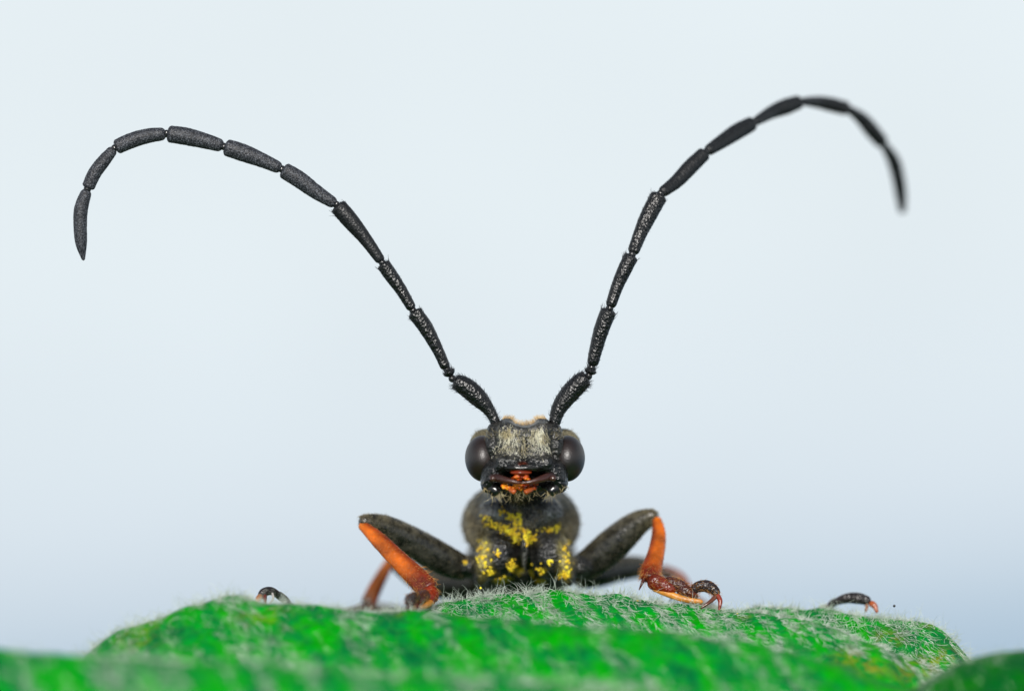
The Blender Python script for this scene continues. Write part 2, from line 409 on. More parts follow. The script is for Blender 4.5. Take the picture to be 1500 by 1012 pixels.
# long stray hairs that stand off the crests
g = np.random.default_rng(31)
n = 2300; x = g.uniform(-6.4, 6.8, n); y = np.where(x < -1.5, -1.3, np.where(x > 4, .35, .1))+.28*g.standard_normal(n)
n_ = leaf_normal(x, y); dv = n_*.9+.55*g.standard_normal((n, 3))
V, F = strands(np.stack([x, y, leaf_h(x, y)], -1), dv, g.uniform(.1, .34, n), .0075, 7, .42, .05, g); HA.add(V, F)
lh = HA.build('leaf_hair', M['leaf_hair'], leaf); tag(lh, 'white hairs lying and standing on the leaf', None, 'stuff')
# one hair with a dark drop at its tip
a = P(1318, 906, .25); b_ = P(1310, 887, .2)
V, F = strands(np.array([a]), np.array([b_-a]), np.array([np.linalg.norm(b_-a)]), np.array([.008]), 5, 0, 0, g)
gh = mesh_np('gland_hair', V, F, M['pale_hair'], leaf)
A_ = Acc(); A_.add(*blob(1310, 887, .2, 2, 2, 2), (.005, .004, .006, 1)); A_.build('gland_tip', M['gloss'], gh)

# second leaf, dark, at the right edge
gx2 = np.linspace(4.9, 10.5, 150); gy2 = np.linspace(-6.6, -.6, 110)
X2, Y2 = np.meshgrid(gx2, gy2, indexing='ij')
D = np.array([(1180, 1075), (1300, 1032), (1355, 1000), (1395, 976), (1430, 961), (1475, 953), (1510, 949), (1600, 944), (1900, 940)], dtype=float)
def dark_h(X2, Y2):
    cy = -3.2; s = (DIST+cy)/DIST
    cz = smooth_interp(X2, (D[:, 0]-750)/100*s, (506-D[:, 1])/100*s, .15)
    dy = Y2-cy
    h = cz-np.where(dy < 0, .55, .7)*(np.sqrt(dy**2+.5)-.707)
    # a lower fold in front
    h2 = -4.72-.22*(X2-6.4)**2*.5-.6*(np.sqrt((Y2+4.4)**2+.2)-.447)
    return smax(h, h2, .1)+.05*vnoise(X2*1.5, Y2*1.5, 41)+.015*vnoise(X2*5, Y2*5, 42)
leaf2 = mesh_np('leaf', np.stack([X2, Y2, dark_h(X2, Y2)], -1).reshape(-1, 3), grid_faces(len(gx2), len(gy2)), M['leaf_dark'], None, np.zeros((X2.size, 3)))
tag(leaf2, 'dark green smoother leaf at the right edge, lower than the hairy leaf', 'leaf')
md = leaf2.modifiers.new('thickness', 'SOLIDIFY'); md.thickness = .05; md.offset = -1
g = np.random.default_rng(51); n = 260
x = g.uniform(5.6, 7.6, n); y = -3.1+.55*g.standard_normal(n); z = dark_h(x, y)
V, F = strands(np.stack([x, y, z], -1), np.stack([.5*g.standard_normal(n), .4*g.standard_normal(n), np.ones(n)*.7], -1), g.uniform(.06, .16, n), .010, 4, .4, .1, g)
o = mesh_np('leaf_hair', V, F, M['leaf_hair'], leaf2); tag(o, None, None, 'stuff')

# ---------------------------------------------------------------- beetle
beetle = bpy.data.objects.new('beetle', None); link(beetle)
tag(beetle, 'black longhorn beetle with long curved antennae and orange shins, on the hairy leaf', 'beetle')
# --- body as one continuous surface (distance field -> surface nets)
h_ = .02
ox, oy, oz = -1.15, -.95, -3.75
nx, ny, nz = 130, 250, 135
gxx = ox+h_*np.arange(nx); gyy = oy+h_*np.arange(ny); gzz = oz+h_*np.arange(nz)
GX, GY, GZ = np.meshgrid(gxx, gyy, gzz, indexing='ij')
def sE(px, py, y, rx, ry, rz, tilt=0.0):
    c = P(px, py, y); s = (DIST+y)/DIST
    x_, y_, z_ = GX-c[0], GY-c[1], GZ-c[2]
    if tilt:
        ca, sa = math.cos(tilt), math.sin(tilt); x_, z_ = x_*ca+z_*sa, -x_*sa+z_*ca
    rx, ry, rz = rx*s/100, ry/100, rz*s/100
    k0 = np.sqrt((x_/rx)**2+(y_/ry)**2+(z_/rz)**2)
    k1 = np.sqrt((x_/rx**2)**2+(y_/ry**2)**2+(z_/rz**2)**2)+1e-6
    return k0*(k0-1)/k1
def sB(px, py, y, hx, hy, hz, r):
    c = P(px, py, y); q = [np.abs(GX-c[0])-(hx-r)/100, np.abs(GY-c[1])-(hy-r)/100, np.abs(GZ-c[2])-(hz-r)/100]
    return np.sqrt(sum(np.maximum(v, 0)**2 for v in q))+np.minimum(np.maximum(np.maximum(q[0], q[1]), q[2]), 0)-r/100
def smin(a, b, k):
    k /= 100; h = np.clip(.5+.5*(b-a)/k, 0, 1); return b*(1-h)+a*h-k*h*(1-h)
def scut(a, b, k):
    return -smin(-a, b, k)
f = sE(769, 668, .40, 60, 55, 48)                                   # head capsule
f = smin(f, sB(767, 648, -.02, 40, 42, 31, 14), 8)                  # frons
for sx in (-1, 1):
    f = smin(f, sE(769+sx*52, 652, .62, 30, 34, 25), 6)              # temples
    f = smin(f, sE(768+sx*43, 631, -.05, 12, 20, 13), 6)             # antenna sockets
    f = smin(f, sE(768+sx*47, 655, -.02, 13, 30, 24), 8)
    f = smin(f, sE(768+sx*44, 692, -.12, 20, 36, 22), 7)             # cheeks
    f = smin(f, sE(768+sx*50, 703, -.22, 14, 24, 19, sx*.3), 4); f = smin(f, sE(768+sx*38, 713, -.2, 15, 24, 10, -sx*.35), 5)
f = smin(f, sB(767, 678, -.12, 42, 40, 11, 8), 6)                   # clypeus
f = smin(f, sE(767, 683, -.46, 33, 14, 7), 5)
f = smin(f, sE(745, 623, 0, 14, 30, 13), 6); f = smin(f, sE(791, 623, 0, 14, 30, 13), 6)
f = scut(f, sE(768, 600, -.2, 21, 130, 25), 9)                       # dip between the antennae
f = scut(f, sE(767, 660, -.62, 5, 22, 22), 6)                       # groove down the brow
f = scut(f, sE(765, 706, -.52, 44, 34, 13), 4)                      # mouth opening
f = smin(f, sE(766, 712, .0, 40, 35, 12), 4)                        # floor of the mouth
f = smin(f, sE(766, 700, .95, 46, 60, 42), 12)                      # neck
pr = sE(763, 766, 2.05, 87, 100, 66)                                # prothorax
pr = scut(pr, sE(763, 774, .75, 66, 75, 56), 6)                     # its hollowed front behind the lateral margin
pr = smin(pr, sE(763, 762, 1.45, 60, 62, 40), 6)                    # sternal plate
pr = smin(pr, sE(727, 752, 1.25, 26, 40, 22, -.5), 8)
pr = smin(pr, sE(800, 752, 1.25, 26, 40, 22, .5), 8)
f = smin(f, pr, 5)
for sx in (-1, 1):
    f = smin(f, sE(768+sx*38, 812, 1.18, 31, 42, 37, sx*.12), 3)     # coxae
    f = smin(f, sE(768+sx*58, 826, 1.12, 16, 32, 34, sx*.25), 4)
    f = smin(f, sE(768+sx*80, 830, 1.45, 24, 34, 17, sx*.1), 5)     # trochanters
f = smin(f, sE(768, 800, .98, 6, 24, 34), 4)                        # prosternal process
f = smin(f, sE(763, 830, 3.2, 88, 150, 48), 10)                     # mesosternum
f = f+.006*np.sin(GX*37+3*np.sin(GZ*23))*np.sin(GZ*41+2*np.sin(GX*19))
def surface_nets(f):
    s = f < 0
    cx, cy, cz = [d_-1 for d_ in f.shape]
    acc = np.zeros((cx, cy, cz, 3), dtype=np.float32); cnt = np.zeros((cx, cy, cz), dtype=np.float32)
    cor = [(i, j, k) for i in (0, 1) for j in (0, 1) for k in (0, 1)]
    sl_ = lambda c, A: A[c[0]:c[0]+cx, c[1]:c[1]+cy, c[2]:c[2]+cz]
    for a in cor:
        for ax in range(3):
            if a[ax]: continue
            b = list(a); b[ax] = 1
            fa, fb = sl_(a, f), sl_(b, f); m = (fa < 0) != (fb < 0)
            t = np.where(m, fa/np.where(m, fa-fb, 1), 0)
            for q in range(3): acc[..., q] += m*(a[q]+(t if q == ax else 0))
            cnt += m
    act = cnt > 0; idx = -np.ones(act.shape, dtype=np.int64); idx[act] = np.arange(act.sum())
    base = np.argwhere(act); V = base+acc[act]/cnt[act][:, None]
    Fs = []
    for ax in range(3):
        o1, o2 = [(1, 2), (2, 0), (0, 1)][ax]
        n_ = list(f.shape); lo = [slice(1, -1)]*3; lo[ax] = slice(0, -1); hi = [slice(1, -1)]*3; hi[ax] = slice(1, None)
        A, B = s[tuple(lo)], s[tuple(hi)]; m = A != B
        e = np.argwhere(m); off = np.ones(3, int); off[ax] = 0; e = e+off
        d1 = np.zeros(3, int); d1[o1] = 1; d2 = np.zeros(3, int); d2[o2] = 1
        gi = lambda q: idx[q[:, 0], q[:, 1], q[:, 2]]
        quad = np.stack([gi(e-d1-d2), gi(e-d2), gi(e), gi(e-d1)], -1)
        fl = ~A[m]; quad[fl] = quad[fl][:, ::-1]
        Fs.append(quad)
    F = np.concatenate(Fs); return V, F[(F >= 0).all(1)]
V, F = surface_nets(f.astype(np.float32))
V = V*h_+np.array([ox, oy, oz])
# pigment by region, with a sheen painted on the sternal plate
px = V[:, 0]/((DIST+V[:, 1])/DIST)*100+750; py = 506-V[:, 2]/((DIST+V[:, 1])/DIST)*100; dep = V[:, 1]
colv = np.tile(np.array([.012, .012, .011, .36]), (len(V), 1))
def paint(mask, c): 
    global colv
    m = np.clip(mask, 0, 1)[:, None]; colv = colv*(1-m)+np.array(c)*m
sm = lambda v, a, b: np.clip((v-a)/(b-a), 0, 1)
head = dep < .75
paint(head*sm(672-py, 0, 8)*sm(46-np.abs(px-767), 0, 8), (.022, .021, .018, .3))
paint((dep < .9)*sm(652-py, 0, 5)*sm(np.abs(px-769)-48, 0, 6)*sm(dep, .2, .35), (.10, .088, .05, .6))
paint((dep < .8)*sm(py-670, 0, 6), (.004, .004, .004, .14))
paint(head*np.exp(-(((px-766)/4)**2+((py-679)/2.5)**2)), (.15, .02, .003, .2))
body_ = (dep >= .75)
paint(body_*1.0, (.012, .012, .011, .27))
edge = sm(((px-763)/87)**2+((py-766)/66)**2, .52, .72)*(dep > 1.0)*(py < 800)
paint(body_*np.exp(-((((px-763)/87)**2+((py-766)/66)**2-.50)/.09)**2)*(py < 800), (.006, .006, .005, .4)); paint(edge, (.15, .14, .105, .5)); paint(body_*sm(((px-763)/87)**2+((py-766)/66)**2, .86, .96)*(dep > 1.0)*(py < 800), (.02, .02, .018, .5))
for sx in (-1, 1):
    paint(body_*np.exp(-(((px-763-sx*40)/24)**2+((py-752)/12)**2)), (.13, .13, .13, .28))  # grey sheen of the sternal plate, put into the colour
    paint(body_*np.exp(-(((px-768-sx*36)/16)**2+((py-808)/22)**2)), (.016, .016, .016, .3))
    paint(body_*np.exp(-(((px-768-sx*60)/9)**2+((py-815)/28)**2)), (.24, .20, .05, .55))
paint(body_*np.exp(-(((px-768)/6)**2+((py-806)/22)**2)), (.10, .10, .09, .5))
PO = [(723, 768, 9, 7, 46), (740, 776, 7, 5, 26), (733, 771, 12, 4, 18), (750, 757, 6, 4, 16), (755, 768, 3, 9, 22), (762, 762, 3, 12, 16), (752, 783, 7, 5, 24), (757, 789, 4, 6, 18),
      (773, 788, 6, 9, 46), (767, 777, 3, 4, 8), (783, 788, 5, 3, 10), (803, 775, 10, 3, 16), (817, 772, 4, 4, 12), (712, 760, 6, 8, 10), (736, 750, 8, 6, 9),
      (706, 803, 8, 16, 80), (712, 828, 7, 9, 40), (718, 838, 8, 4, 20), (829, 806, 6, 12, 30), (831, 826, 6, 14, 60), (827, 842, 8, 5, 24),
      (730, 811, 5, 4, 14), (804, 823, 4, 4, 14), (751, 828, 6, 7, 30), (758, 836, 8, 5, 22), (781, 835, 8, 8, 40), (795, 836, 5, 4, 12), (732, 850, 9, 4, 24), (742, 846, 8, 3, 14), (792, 851, 8, 3, 14), (682, 824, 3, 3, 5), (676, 818, 10, 8, 8)]
stn = np.zeros(len(V))
for cx, cy, rx, ry, n in PO:
    if n < 12 or rx*ry > 60: continue
    stn = np.maximum(stn, np.exp(-(((px-cx)/(rx*.9))**2+((py-cy)/(ry*.9))**2)))
stn *= np.clip(.75+2.2*vnoise(px/3.1, py/3.1, 77)+.8*vnoise(px/9, py/9, 78), 0, 1)*(dep > .8)
paint(stn, (.70, .54, .015, .6))
body = mesh_np('body', V, F, M['body'], beetle, colv)
bvh = BVHTree.FromPolygons([tuple(v) for v in V], [tuple(q) for q in F])
def hit(px, py, y0=-2.0):
    a = Vector(P(px, py, y0)); b = Vector(P(px, py, y0+1)); r_ = bvh.ray_cast(a, (b-a).normalized(), 12)
    return (np.array(r_[0]), np.array(r_[1])) if r_[0] is not None else (None, None)

# --- eyes
for sx in (-1, 1):
    V, F = blob(769+sx*61.5, 671.5, .1, 26.5, 34, 40, 48, 64, -sx*.06)
    mesh_np('eye', V, F, M['eye'], body)
# --- mouthparts
A_ = Acc(); A_.add(*blob(765, 685, -.52, 27, 5.5, 9, 16, 30), (.008, .007, .006, 1)); A_.build('clypeus', M['gloss'], body)
A_ = Acc(); A_.add(*blob(763, 692, -.52, 16, 4, 12, 16, 30), (.16, .018, .003, 1)); A_.build('labrum', M['gloss'], body)
for k, (pts, rad) in enumerate([
    ([(717, 702, -.40), (727, 700, -.52), (741, 703, -.60), (755, 706, -.64), (770, 708, -.62)], [7, 6.3, 4.8, 3.3, 1.2]),
    ([(815, 700, -.40), (804, 698.5, -.52), (791, 702, -.62), (777, 706, -.67), (762, 707, -.68)], [7, 6.3, 4.8, 3.3, 1.2])]):
    V, F, t, a = tube(pts, rad, 40, 18, .8, .01, k)
    c = np.array([.014, .006, .006, 1])*(1-t[:, None])+np.array([.05, .012, .005, 1])*t[:, None]; c[:, 3] = 1
    A_ = Acc(); A_.add(V, F, c); A_.build('mandible', M['gloss'], body)
    V, F = blob([722, 810][k], 700.5, -.56, 5, 4.5, 5); A_ = Acc(); A_.add(V, F, (.05, .02, .014, 1)); A_.build('mandible_joint', M['gloss'], body)
g = np.random.default_rng(3)
A_ = Acc()
for i in range(44):
    u = g.uniform(-1, 1); A_.add(*blob(761+u*24, 713+g.uniform(-3, 3.5)-1.5*u*u, -.42-.1*g.random(), g.uniform(2.2, 5), g.uniform(1.8, 3.6), 4, 8, 10, g.uniform(-.8, .8)))
for i in range(26):
    A_.add(*blob(762+g.uniform(-13, 13), 699+g.uniform(-3.5, 3), -.52-.04*g.random(), g.uniform(2, 4.5), g.uniform(1.5, 2.6), 4, 8, 10, g.uniform(-.8, .8)))
A_.build('maxilla', M['amber'], body)
for sx, pts in ((-1, [(744, 714, -.45), (749, 718, -.55), (755, 721, -.6)]), (1, [(783, 713, -.45), (776, 718, -.55), (768, 721.5, -.6)])):
    V, F, t, a = tube(pts, [3, 3.6, 4.2], 20, 14); A_ = Acc(); A_.add(V, F, (.30, .06, .01, 1)); A_.build('palp', M['gloss'], body)
for sx, pts in ((-1, [(719, 708, -.3), (723, 716, -.36), (731, 723, -.38)]), (1, [(817, 706, -.3), (812, 715, -.36), (803, 722, -.38)])):
    V, F, t, a = tube(pts, [8, 9, 8], 24, 16); A_ = Acc(); A_.add(V, F, (.007, .007, .007, 1)); A_.build('palp', M['gloss'], body)
# --- rear of the body
def shell(name, sx):
    n, m = 60, 24; Vv = []
    for i in range(n):
        t = i/(n-1); y = 3.4+6.2*t
        wdt = .84*(1-.35*t)*math.sqrt(max(0, 1-t**7)); hh = .62*(1-.25*t)*math.sqrt(max(0, 1-t**5)); z0 = -3.25-.20*(y-3.4)
        if t < .06: q = math.sqrt(1-(1-t/.06)**2)*.35+.65; wdt *= q; hh *= q
        for j in range(m):
            a = (j/(m-1))*math.pi*.56
            r_ = 1+.01*math.sin(j*1.9)
            Vv.append((.13+sx*(.01+wdt*math.sin(a)*r_), y, z0+hh*math.cos(a)*r_))
    o = mesh_np(name, Vv, grid_faces(n, m), M['limb'], beetle, np.tile([.020, .020, .018, 1], (n*m, 1)))
    q = o.modifiers.new('thickness', 'SOLIDIFY'); q.thickness = .05; q.offset = -1
shell('elytron', -1); shell('elytron', 1)
n = 40
pts = [(763, 838, 3.0), (763, 868, 5), (763, 905, 7), (763, 935, 9)]
V, F, t, a = tube(pts, [60, 62, 52, 20], 40, 28, .6)
A_ = Acc(); A_.add(V, F, (.03, .022, .016, 1)); A_.build('abdomen', M['limb'], beetle)

# --- antennae
def hairs_on_tube(V, F, n, ln, wd, dirb, g, t, a, tr=(0, 1), spread=.35, fwd=1.0, outw=.6):
    """roots on the tube's surface, hairs leaning towards its tip"""
    sides = int(round((a[:200] == a[0]).nonzero()[0][1])) if (a[:200] == a[0]).sum() > 1 else 20
    nr = len(V)//sides; Q = V.reshape(nr, sides, 3); ctr = Q.mean(1); tn = norm(np.gradient(ctr, axis=0))
    i = g.integers(int(tr[0]*(nr-1)), max(int(tr[1]*(nr-1)), int(tr[0]*(nr-1))+1), n); j = g.integers(0, sides, n)
    rt = Q[i, j]; outv = norm(rt-ctr[i])
    return strands(rt-outv*.005, fwd*tn[i]*dirb+outv*outw+spread*g.standard_normal((n, 3)), g.uniform(.6, 1.2, n)*ln, wd, 4, .12, 0, g)
LA = [ # outward: points, radii in photo pixels
 ([(729, 626, -.05), (718, 603, -.02), (700, 582, 0), (680, 565, 0), (664, 558, 0)], [6.5, 8.5, 13.5, 13.8, 10]),
 ([(661, 551, 0), (656, 542, 0)], [9.5, 10]),
 ([(654, 541, 0), (641, 512, 0), (623, 479, 0), (605, 455, 0)], [7.5, 8.5, 11, 11.5]),
 ([(603, 450, 0), (589, 427, 0), (573, 404, 0), (560, 385, 0)], [5.5, 7.5, 10.2, 10.2]),
 ([(557, 380, 0), (535, 350, 0), (512, 322, 0), (493, 300, 0)], [5.5, 8.5, 12.5, 12.5]),
 ([(488, 302, 0), (464, 282, 0), (438, 263, 0), (413, 248, 0)], [6, 9.5, 12.5, 12]),
 ([(411, 247, 0), (384, 235, 0), (356, 224, 0), (328, 215, 0)], [6.5, 9.5, 13, 12.5]),
 ([(327, 213, 0), (301, 207, 0), (272, 200, 0), (244, 196, 0)], [7, 10, 13, 12.5]),
 ([(243, 197, 0), (218, 199, 0), (193, 206, 0), (168, 217, 0)], [7, 9.5, 11.5, 11]),
 ([(168, 219, 0), (152, 236, 0), (138, 255, 0), (128, 277, 0)], [5.5, 8.5, 10, 9.5]),
 ([(127, 279, 0), (119, 305, 0), (117.5, 330, 0), (119, 357, 0), (122.5, 382, 0)], [6, 9, 10, 8.5, 2]),
]
RA = [
 ([(811, 626, -.05), (818, 600, -.02), (833, 578, 0), (850, 560, 0), (861, 553, 0)], [7.5, 11, 14, 13.5, 11]),
 ([(863, 549, 0), (866, 540, 0)], [9, 10.5]),
 ([(867, 537, 0), (874, 508, 0), (882, 480, 0), (893, 452, 0)], [8.5, 10, 11.5, 12]),
 ([(896, 444, .02), (904, 420, .04), (914, 397, .06), (926, 373, .08)], [6, 8, 10.5, 11]),
 ([(928, 367, .1), (938, 342, .2), (951, 314, .3), (967, 284, .4)], [6.5, 9, 12.5, 13]),
 ([(976, 284, .45), (991, 266, .6), (1011, 245, .75), (1034, 223, .9)], [6, 9, 11.5, 10.5]),
 ([(1041, 219, .95), (1060, 206, 1.1), (1080, 193, 1.3), (1104, 180, 1.5)], [5.5, 8.5, 11, 10]),
 ([(1109, 175, 1.6), (1130, 165, 1.8), (1150, 157, 1.95), (1173, 149, 2.1)], [4.5, 8, 11, 9.5]),
 ([(1178, 148, 2.2), (1198, 150, 2.35), (1219, 154, 2.5), (1243, 160, 2.6)], [4, 7.5, 10, 9.5]),
 ([(1245, 161, 2.7), (1262, 174, 2.85), (1276, 190, 2.95), (1294, 211, 3.1)], [4.5, 8, 10.5, 9.5]),
 ([(1297, 213, 3.15), (1309, 236, 3.3), (1316, 262, 3.4), (1320, 288, 3.5), (1322, 312, 3.6)], [4.5, 8, 9, 8, 4.5]),
]
for k in range(6, 11): RA[k] = ([(p_[0], p_[1], p_[2]*(1+.07*(k-5))) for p_ in RA[k][0]], RA[k][1])
for SEG in (LA, RA):
    for k in range(3, 11):
        q = np.array(SEG[k][0][0]); p_ = np.array(SEG[k-1][0][-1]); SEG[k][0][0] = tuple(q+(p_-q)*.95); SEG[k][1][0] *= 1.3; SEG[k][1][1] *= 1.14
        if SEG is RA and k > 5: SEG[k][1][:] = [r_*1.12 for r_ in SEG[k][1]]
for ai, SEG in enumerate((LA, RA)):
    g = np.random.default_rng(60+ai)
    A_ = Acc()
    V, F, t, a = tube(SEG[0][0], SEG[0][1], 60, 26, 1, .02, ai); A_.add(V, F); V0 = (V, F, t, a)
    JO = [(SEG[0][0][0][0], SEG[0][0][0][1]+1, 0, 8, 7, 9, 12, 16)]
    for k in range(1, 11):                                           # small ball joints between the segments
        q = SEG[k][0][0]; p_ = SEG[k-1][0][-1]
        r0 = min(SEG[k][1][0]*.8, 6)
        JO.append(((q[0]+p_[0])/2, (q[1]+p_[1])/2, (q[2]+p_[2])/2, r0*.95, r0*.95, r0*.9, 10, 14))
    ant = A_.build('antenna', M['antenna_gloss'], beetle)
    for J in JO: A_ = Acc(); A_.add(*blob(*J), (.01, .01, .01, 1)); A_.build('antenna_joint', M['gloss'], ant)
    gloss_n = 5
    for k in range(1, 11):
        pts, rad = SEG[k]
        V, F, t, a = tube(pts, rad, 56, 24, .85 if k > 3 else 1, .016, 100*ai+k)
        A_ = Acc(); A_.add(V, F); A_.build('antenna_segment', M['antenna_gloss'] if k < 4+ai else M['antenna_dark'] if ai or k == 4 else M['antenna_matt'], ant)
    HG = Acc(); 
    V, F, t, a = V0; HG.add(*hairs_on_tube(V, F, 420, .07, .007, 1, g, t, a, (.08, 1), outw=.4))
    for k in range(1, 11):
        V, F, t, a = tube(*SEG[k], 56, 24, .85 if k > 3 else 1, .016, 100*ai+k)
        
        if k < 5: HG.add(*hairs_on_tube(V, F, 240, .04, .006, 1, g, t, a, outw=.3))
        if k in (1, 2, 3, 4): HG.add(*hairs_on_tube(V, F, 18, .09, .010, 1, g, t, a, (.86, .97), .15, 1, .35))
    o = HG.build('antenna_bristles', M['antenna_matt'], ant); tag(o, None, None, 'stuff')

# --- legs
def lerpc(t, stops):
    ts = [s[0] for s in stops]; return np.stack([np.interp(t, ts, [s[1][q] for s in stops]) for q in range(3)]+[np.ones_like(t)], -1)
BLK = (.011, .011, .009); BRN = (.055, .045, .028); ORG = (.43, .085, .001); RED = (.15, .012, .001); DRD = (.045, .010, .006)
def leg(fem, tib, tars, claws, seed, hair=True, tcol=None, extra=None, warm=1.0):
    g = np.random.default_rng(seed)
    A_ = Acc(); V, F, t, a = tube(fem[0], fem[1], 60, 30, fem[2], .01, seed, ck=1)
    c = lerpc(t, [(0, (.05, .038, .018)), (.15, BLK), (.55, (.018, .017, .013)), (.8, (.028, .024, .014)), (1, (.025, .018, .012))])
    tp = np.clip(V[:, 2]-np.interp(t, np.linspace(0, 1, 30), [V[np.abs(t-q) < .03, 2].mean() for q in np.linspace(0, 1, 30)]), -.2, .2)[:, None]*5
    c[:, :3] = c[:, :3]*(1+.0*tp)+np.clip(tp-.25, 0, 1)*np.array([.045, .036, .018])*np.clip(t*1.6, 0, 1)[:, None]   # tan, lighter along the upper ridge as a painted lengthwise sheen
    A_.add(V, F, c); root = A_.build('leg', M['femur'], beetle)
    tb = Acc(); Vt, Ft, tt, at_ = tube(tib[0], tib[1], 60, 26, .62, .01, seed+1)
    c = lerpc(tt, tcol or [(0, (.50, .13, .006)), (.08, ORG), (.6, ORG), (.82, RED), (1, DRD)])
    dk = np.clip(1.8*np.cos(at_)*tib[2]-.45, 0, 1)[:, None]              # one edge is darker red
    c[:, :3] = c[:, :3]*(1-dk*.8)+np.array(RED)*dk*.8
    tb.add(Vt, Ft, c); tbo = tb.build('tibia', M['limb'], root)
    TH = Acc()
    for i, (pts, rad, cc) in enumerate(tars):
        q = Acc(); V2, F2, t2, a2 = tube(pts, rad, 30, 18, .8, .01, seed+7+i, ck=1); q.add(V2, F2, (*cc, 1)); q.build('tarsal_segment', M['limb'] if cc[0] > .3 else M['tarsus'], root)
        if hair and cc[0] < .3: TH.add(*hairs_on_tube(V2, F2, 160, .07, .006, 1, g, t2, a2, (.02, .98), .3, 1, .4))
    for pts, rad, cc in claws:
        q = Acc(); V2, F2, t2, a2 = tube(pts, rad, 24, 12); q.add(V2, F2, (*cc, 1)); q.build('claw', M['gloss'], root)
    if hair:
        tag(TH.build('tarsus_hair', M['rust_hair'], root), None, None, 'stuff')
        HG = Acc(); HG.add(*hairs_on_tube(Vt, Ft, 900, .05, .0055, 1, g, tt, at_, (.05, .98), .2, 1, .3)); HG.add(*hairs_on_tube(Vt, Ft, 110, .10, .0065, 1, g, tt, at_, (.7, .99), .3, .8, .6))
        tag(HG.build('tibia_hair', M['rust_hair'], root), None, None, 'stuff')
        HG = Acc(); HG.add(*hairs_on_tube(V, F, 1100, .05, .006, 1, g, t, a, (.03, .98), .18, 1, .15))
        tag(HG.build('femur_hair', M['tan_hair'], root), None, None, 'stuff')
PAD = (.50, .20, .03)
# front legs
leg(([(690, 836, 1.5), (655, 822, 1.25), (610, 797, 1.0), (565, 774, .75), (538, 765, .55), (526, 764, .5)], [17, 23, 23, 20, 13, 7], .9),
    ([(527, 766, .5), (553, 789, .3), (585, 821, .05), (612, 847, -.15), (630, 866, -.3)], [6, 11.5, 14, 16, 16], 1),
    [([(622, 862, -.3), (630, 872, -.4), (624, 880, -.6)], [13, 13, 9], RED), ([(633, 879, -.45), (622, 887, -.8), (601, 889, -1.1)], [5.5, 5, 4.5], PAD),
     ([(626, 870, -.55), (616, 875, -.8), (610, 882, -1.0)], [8, 10, 8], DRD), ([(612, 877, -.9), (603, 876, -1.2), (600, 886, -1.5)], [7, 9.5, 7], (.02, .012, .010))],
    [([(603, 884, -1.4), (596, 894, -1.6), (594, 905, -1.6)], [4, 3, 1], DRD), ([(608, 884, -1.4), (616, 894, -1.5), (620, 902, -1.5)], [3.5, 2.6, 1], DRD)], 200)
leg(([(838, 838, 1.6), (868, 822, 1.5), (900, 795, 1.4), (930, 769, 1.3), (952, 757, 1.2), (962, 757, 1.15)], [17, 24, 25, 20, 13, 7], .9),
    ([(962, 757, 1.15), (965, 783, .9), (961, 810, .6), (954, 835, .35), (951, 850, .2)], [6, 10.5, 12.5, 15, 14], -1),
    [([(950, 848, .15), (966, 855, .08), (990, 866, .0)], [12, 12, 8], RED), ([(955, 860, .1), (980, 870, 0), (1005, 878, -.05), (1030, 881, -.1)], [4.5, 5, 4.5, 3], PAD),
     ([(972, 851, .1), (990, 856, .05), (1008, 863, 0)], [9, 10, 7], DRD), ([(992, 860, .05), (1005, 866, 0), (1022, 876, 0)], [8, 9.5, 5], (.05, .008, .004)),
     ([(1014, 868, .0), (1021, 860, .0), (1035, 858, .0), (1046, 864, -.05), (1052, 872, -.1)], [5, 8, 9, 7.5, 5], (.018, .010, .010))],
    [([(1050, 870, -.1), (1055, 880, -.15), (1053, 895, -.2)], [3.8, 3.5, 1.2], (.16, .02, .008)), ([(1050, 872, -.1), (1040, 881, -.2), (1026, 891, -.25)], [3.5, 2.8, 1], (.10, .03, .015)),
     ([(944, 846, .2), (940, 855, .15), (936, 864, .1)], [3, 2, .8], DRD)], 300)
# middle legs
leg(([(715, 850, 2.6), (680, 856, 2.8), (630, 852, 3.0), (590, 832, 3.1), (574, 818, 3.1)], [18, 24, 22, 14, 9], .9),
    ([(574, 818, 3.1), (562, 838, 2.9), (549, 862, 2.7), (538, 886, 2.5)], [7, 9, 11, 12], 1),
    [([(538, 888, 2.5), (515, 897, 2.3), (490, 903, 2.1)], [8, 8, 6], DRD)],
    [([(490, 903, 2.1), (478, 904, 2.0), (470, 914, 1.9)], [4, 3, 1], DRD)], 400, False,
    [(0, (.26, .07, .01)), (.7, (.26, .07, .01)), (.95, (.10, .05, .03)), (1, (.05, .02, .01))])
leg(([(840, 848, 2.4), (870, 842, 2.6), (905, 833, 2.9), (940, 830, 3.2), (968, 836, 3.4)], [16, 20, 20, 16, 9], .9),
    ([(966, 834, 3.4), (995, 848, 3.4), (1022, 884, 3.3), (1110, 922, 2.6), (1195, 902, 1.3)], [10, 11, 10, 11, 10], 1),
    [([(1196, 899, 1.3), (1206, 893, 1.2), (1218, 887, 1.1)], [7, 7, 5], DRD), ([(1214, 888, 1.1), (1222, 882, 1.05), (1228, 881, 1.0)], [5, 6, 4], (.015, .011, .011)),
     ([(1222, 882, 1.0), (1240, 876, .95), (1258, 876, .9), (1276, 881, .85)], [5, 7.5, 8.5, 6], (.015, .012, .013))],
    [([(1274, 882, .85), (1281, 887, .8), (1285, 897, .75)], [5, 4.5, 2], (.24, .05, .01)), ([(1270, 884, .85), (1269, 891, .8), (1268, 897, .8)], [3, 2.4, 1], (.2, .1, .06))], 500, False,
    [(0, (.06, .04, .03)), (.5, (.16, .05, .01)), (1, DRD)])
